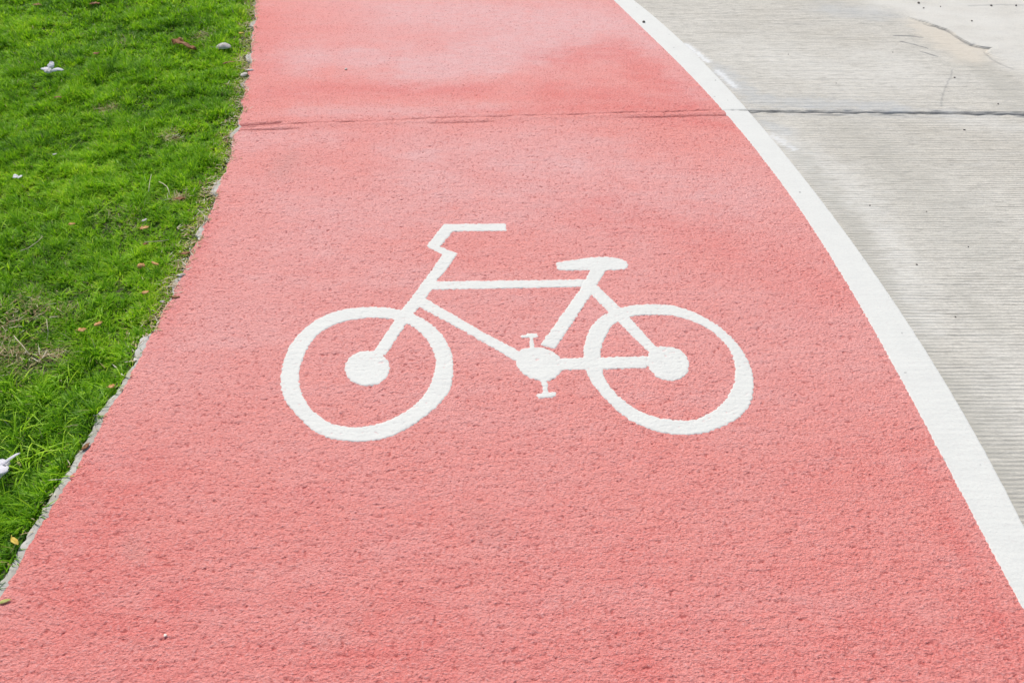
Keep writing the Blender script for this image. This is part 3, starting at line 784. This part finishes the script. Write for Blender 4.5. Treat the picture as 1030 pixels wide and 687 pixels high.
# white crumpled blossom, upper left
def blossom(px, py, z, sz, rz, label, petals, mat=M_petal, name='fallen_blossom', tilt=(0, 0)):
    r_ = bpy.data.objects.new(name, None); COL.objects.link(r_); place(r_, px, py, z, rz, tilt)
    for i, (a, L, W, up) in enumerate(petals):
        X_, Y_, Z_ = leaf_mesh(L * sz, W * sz, 0.6, 0.5, 0.15, i + 5, 1.8)
        o = thick(grid_obj('petal', X_, Y_, Z_, mat), 0.0008); o.parent = r_
        o.location = (math.cos(a) * L * sz * .42, math.sin(a) * L * sz * .42, 0.006 * i * sz / .06); o.rotation_euler = (0.2 * (i % 2), -up, a)
    return tag(r_, label, 'blossom')
blossom(50, 71, 0.030, 0.07, -0.15, 'white crumpled fallen blossom on the grass in the upper left', [(2.6, .6, .5, .4), (0.1, 1.0, .34, .1), (4.0, .5, .5, .3), (1.3, .5, .45, .5)])
blossom(5, 470, 0.022, 0.055, 0.35, 'lilac white fallen blossom at the left end of the lawn, largest and nearest', [(3.3, .95, .8, .0), (2.0, .55, .6, .15), (4.5, .6, .6, .1), (0.5, 0.85, .16, .12)])
blossom(17, 178, 0.022, 0.022, 0.0, 'tiny round white blossom sunk in the grass at the left', [(0.4, .9, .8, .3), (2.4, .9, .8, .3), (4.4, .8, .8, .3)])
leaf('d', 145, 221, 0.020, 0.012, 0.9, M_pale, 'small white leaf scrap just above a tan leaf', 'leaf', z=0.022, seed=4, cup=.9)
leaf('d', 145, 228.5, 0.030, 0.020, 0.35, M_tan, 'small tan leaf below a white scrap in the grass', 'leaf', z=0.022, seed=5, stalk=.008, cup=.8)
leaf('d', 141.5, 266, 0.026, 0.023, 0.3, M_tan, 'round tan leaf left of a rolled leaf', 'leaf', z=0.020, seed=6, cup=1.0, bend=.8, tip=2.4)
leaf('d', 156, 264.5, 0.032, 0.014, -0.55, M_tan, 'tan leaf rolled into a cone', 'leaf', z=0.020, seed=7, cup=1.5, bend=.1, ruffle=.1)
leaf('d', 176, 298, 0.030, 0.012, -0.15, M_brown, 'thin reddish brown leaf lying across the edge of the red path', 'leaf', z=0.009, seed=8, cup=.8, bend=.5)
leaf('d', 163.5, 303, 0.018, 0.008, 1.1, M_pale, 'small whitish leaf standing at the lawn edge below the reddish brown leaf', 'leaf', z=0.010, seed=9, tilt=(.5, .4))
leaf('d', 82.5, 331, 0.026, 0.018, 0.2, M_tan, 'orange tan leaf in the grass above the dried thatch', 'leaf', z=0.020, seed=10, cup=.9, stalk=.008)
leaf('d', 99, 325, 0.032, 0.012, 1.2, M_tan, 'upright narrow brown leaf right of the orange tan leaf', 'leaf', z=0.018, seed=11, tilt=(.3, .3))
leaf('d', 112, 388, 0.018, 0.014, 0.5, M_tan, 'little orange leaf scrap by the start of the bare kerb', 'leaf', z=0.016, seed=12, stalk=.005)
leaf('d', 86, 448, 0.026, 0.014, 1.2, M_brown, 'small rust brown leaf on the bare concrete kerb', 'leaf', z=0.009, seed=13, cup=1.0, stalk=.006)
leaf('d', 19, 466, 0.020, 0.008, -0.8, M_lime, 'small yellow green bud beside the lilac white blossom', 'bud', z=0.018, seed=14, name='fallen_bud', cup=1.4)
leaf('d', 14.5, 543.5, 0.030, 0.012, -0.65, M_yellow, 'bright yellow leaf on the grass in the lower left corner', 'leaf', z=0.016, seed=15, stalk=.006, cup=.5)
leaf('d', 4.5, 604, 0.024, 0.010, 0.35, M_lime, 'yellow green leaf lying on the red path at its left end', 'leaf', z=0.010, seed=16, stalk=.006, cup=.6, ruffle=.1)
leaf('d', 242.5, 33, 0.024, 0.018, 0.1, M_yellow, 'small cream yellow petal at the lawn edge right of the dome leaf', 'petal', z=0.015, seed=17, name='fallen_petal')
leaf('d', 251, 70, 0.040, 0.018, 0.0, M_pale, 'pale pinkish leaf lying on the red path edge, farthest of those on the path', 'leaf', z=0.009, seed=18, cup=.5)
leaf('d', 230, 62.5, 0.060, 0.014, 0.35, M_brown, 'narrow rust brown leaf at the lawn edge below the dome leaf', 'leaf', z=0.014, seed=19)
leaf('d', 97, 53.5, 0.030, 0.022, 0.3, M_brown, 'dark brown leaf scrap between the crumpled blossom and the long curled leaf', 'leaf', z=0.024, seed=20)
leaf('d', 58, 97.5, 0.034, 0.014, 0.1, M_brown, 'dark brown leaf scrap below the crumpled blossom', 'leaf', z=0.024, seed=21)
leaf('d', 95, 3, 0.055, 0.028, 0.2, M_brown, 'brown leaf at the top of the lawn, right one of two', 'leaf', z=0.022, seed=22)
leaf('d', 37, 4.5, 0.055, 0.028, -0.2, M_brown, 'brown leaf at the top of the lawn, left one of two', 'leaf', z=0.022, seed=23)
leaf('d', 181, 199, 0.034, 0.020, 0.1, M_brown, 'brown leaf at the foot of the curved straw', 'leaf', z=0.016, seed=24, stalk=.008)
leaf('d', 146, 245, 0.016, 0.012, 0.1, M_brown, 'tiny brown leaf at the left end of the level straw', 'leaf', z=0.018, seed=25)
leaf('d', 146, 293.5, 0.022, 0.016, 0.4, M_tan, 'small tan leaf in the grass left of the reddish brown leaf on the path', 'leaf', z=0.018, seed=26)
leaf('d', 72, 225, 0.024, 0.012, 0.1, M_tan, 'dull tan leaf half sunk in the middle of the lawn', 'leaf', z=0.018, seed=27)
leaf('d', 55, 155, 0.016, 0.009, 0.4, M_pale, 'tiny white scrap in a dark hollow of the lawn', 'leaf scrap', z=0.022, seed=28, name='leaf_scrap')
leaf('d', 187, 254, 0.040, 0.014, 0.3, M_brown, 'dark brown dry leaf lying on the lawn edge beside bare concrete', 'leaf', z=0.006, seed=29, stalk=.01)
leaf('d', 182, 276, 0.028, 0.010, 0.3, M_pale, 'grey white dry leaf at the lawn edge below the dark brown one', 'leaf', z=0.008, seed=30)

def straw(pts, z, label, rad=0.0014, extra=None):
    W_ = np.array([[*gp(p[0], p[1], z + dz), z + dz] for p, dz in pts]); c_ = W_.mean(0)
    if extra is None:
        o = stem_mesh('straw', W_ - c_, rad, M_straw); o.location = c_
    else:
        o = bpy.data.objects.new('forked_straw', None); COL.objects.link(o); o.location = c_
        stem_mesh('stalk', W_ - c_, rad, M_straw, o)
        for e_ in extra:
            E = np.array([[*gp(p[0], p[1], z + dz), z + dz] for p, dz in e_]); stem_mesh('side_branch', E - c_, rad * .8, M_straw, o)
    return tag(o, label, 'straw')
straw([((149.5, 193), 0), ((150, 188), .004), ((150.8, 182), .006), ((152.3, 175.5), .01)], 0.022, 'short straight pale straw left of the curved straw')
straw([((160, 183), 0), ((164, 185), .004), ((168, 188), .006), ((169.8, 192), .004), ((170.5, 196.5), 0)], 0.022, 'curved pale straw bent like a hook in the grass', 0.0019)
straw([((145.5, 243.5), 0), ((153, 243.2), .002), ((162, 242.6), .002), ((170, 241.2), 0)], 0.022, 'thin straw lying level above the round tan leaf', 0.0011)
straw([((199, 211), .004), ((203, 214), .004), ((206, 217.5), .002), ((210, 222.5), 0)], 0.010, 'forked pale straw reaching over the edge of the red path', 0.0017,
      [[((203, 214), .004), ((206.5, 211), .006)], [((206, 217.5), .002), ((205.5, 223), 0)], [((201, 213), .004), ((197, 217.5), .002)]])
straw([((20, 252.5), 0), ((28, 250), .003), ((38, 243), .004), ((43, 238), 0)], 0.022, 'long bent straw at the left of the lawn', 0.0011)
straw([((48.5, 334), 0), ((47.5, 328), .006), ((47, 321.5), .01)], 0.018, 'short upright straw above the dried thatch', 0.0013)
straw([((14, 338), 0), ((22, 347), .003), ((30, 357), .002)], 0.016, 'reddish grey straw slanting down into the dried thatch', 0.0015)

def rock(name, px, py, z, s, mat, label, cat, seed, group=None):
    import bmesh
    bm = bmesh.new(); bmesh.ops.create_icosphere(bm, subdivisions=2, radius=1)
    for v in bm.verts:
        f = 1 + 0.35 * float(gn(np.array([v.co.x * 1.7 + seed]), np.array([v.co.y * 1.7 + v.co.z * 2.3]), seed)[0])
        v.co = (v.co.x * s * f * 1.15, v.co.y * s * f * .85, v.co.z * s * f * .6)
    me = bpy.data.meshes.new(name); bm.to_mesh(me); bm.free(); me.materials.append(mat)
    o = bpy.data.objects.new(name, me); COL.objects.link(o); g = gp(px, py, z); o.location = (g[0], g[1], z + s * .3); o.rotation_euler = (0, 0, seed * 1.3)
    return tag(o, label, cat, group)
rock('pebble', 348, 70, 0.006, 0.006, M_pebble, 'pale pebble on the faded far part of the red path', 'pebble', 1)
rock('pebble', 166.5, 639, 0.006, 0.0035, M_pebble, 'tiny cream pebble on the red path near its lower left', 'pebble', 2)
rock('pebble', 245.5, 76, 0.0, 0.013, M_pebble, 'grey white stone at the lawn edge below the pale pinkish leaf', 'stone', 3)
rock('pebble', 136, 362, 0.003, 0.005, M_pebble, 'small pale stone on the lawn edge where the kerb begins', 'pebble', 4)
rock('pebble', 647.5, 22.5, 0.007, 0.007, M_grit, 'small dark stone on the far end of the white edge line', 'pebble', 5)
i = 0
for px, py, s in [(924, 3.5, .012), (929, 8.5, .007), (946, 7, .006), (997, 6, .010), (1022, 6, .009), (977.5, 21.5, .008), (960, 78.5, .007), (1004, 105, .007), (970, 131, .007), (875, 207, .005), (922, 266.5, .006), (974, 248.5, .004), (961, 319, .005), (932, 213, .004), (793, 55, .005), (841, 84, .004), (898, 53, .005)]:
    i += 1
    inm = px > 915 and py < 25
    rock('grit', px, py, 0.005 if inm else 0.0, s * .55, M_grit, 'small dark speck of grit on the pale concrete', 'grit', 10 + i, 'dark grit specks on the pale concrete')

# ------------------------------------------------------------------ light
w = bpy.data.worlds.new('World'); S.world = w; w.use_nodes = True
nt = w.node_tree
sky = nt.nodes.new('ShaderNodeTexSky'); sky.sky_type = 'NISHITA'; sky.sun_disc = False
EL, AZ = math.radians(56), math.radians(-25)      # AZ measured from +Y towards +X
sky.sun_elevation = EL; sky.sun_rotation = AZ
sky.air_density = 1.0; sky.dust_density = 2.5; sky.ozone_density = 1.0
nt.links.new(sky.outputs[0], nt.nodes['Background'].inputs[0]); nt.nodes['Background'].inputs[1].default_value = 0.12
sl_ = bpy.data.lights.new('sun', 'SUN'); sl_.energy = 3.0; sl_.angle = math.radians(2.5); sl_.color = (1.0, 0.965, 0.90)
so = bpy.data.objects.new('sun', sl_); COL.objects.link(so)
import mathutils
dvec = mathutils.Vector((math.sin(AZ) * math.cos(EL), math.cos(AZ) * math.cos(EL), math.sin(EL)))
so.rotation_euler = dvec.to_track_quat('Z', 'Y').to_euler()
so.location = (0, 0, 5)
vs = S.view_settings
vs.view_transform = 'Standard'; vs.look = 'None'; vs.gamma = 1; vs.use_curve_mapping = False
vs.exposure = 0.02
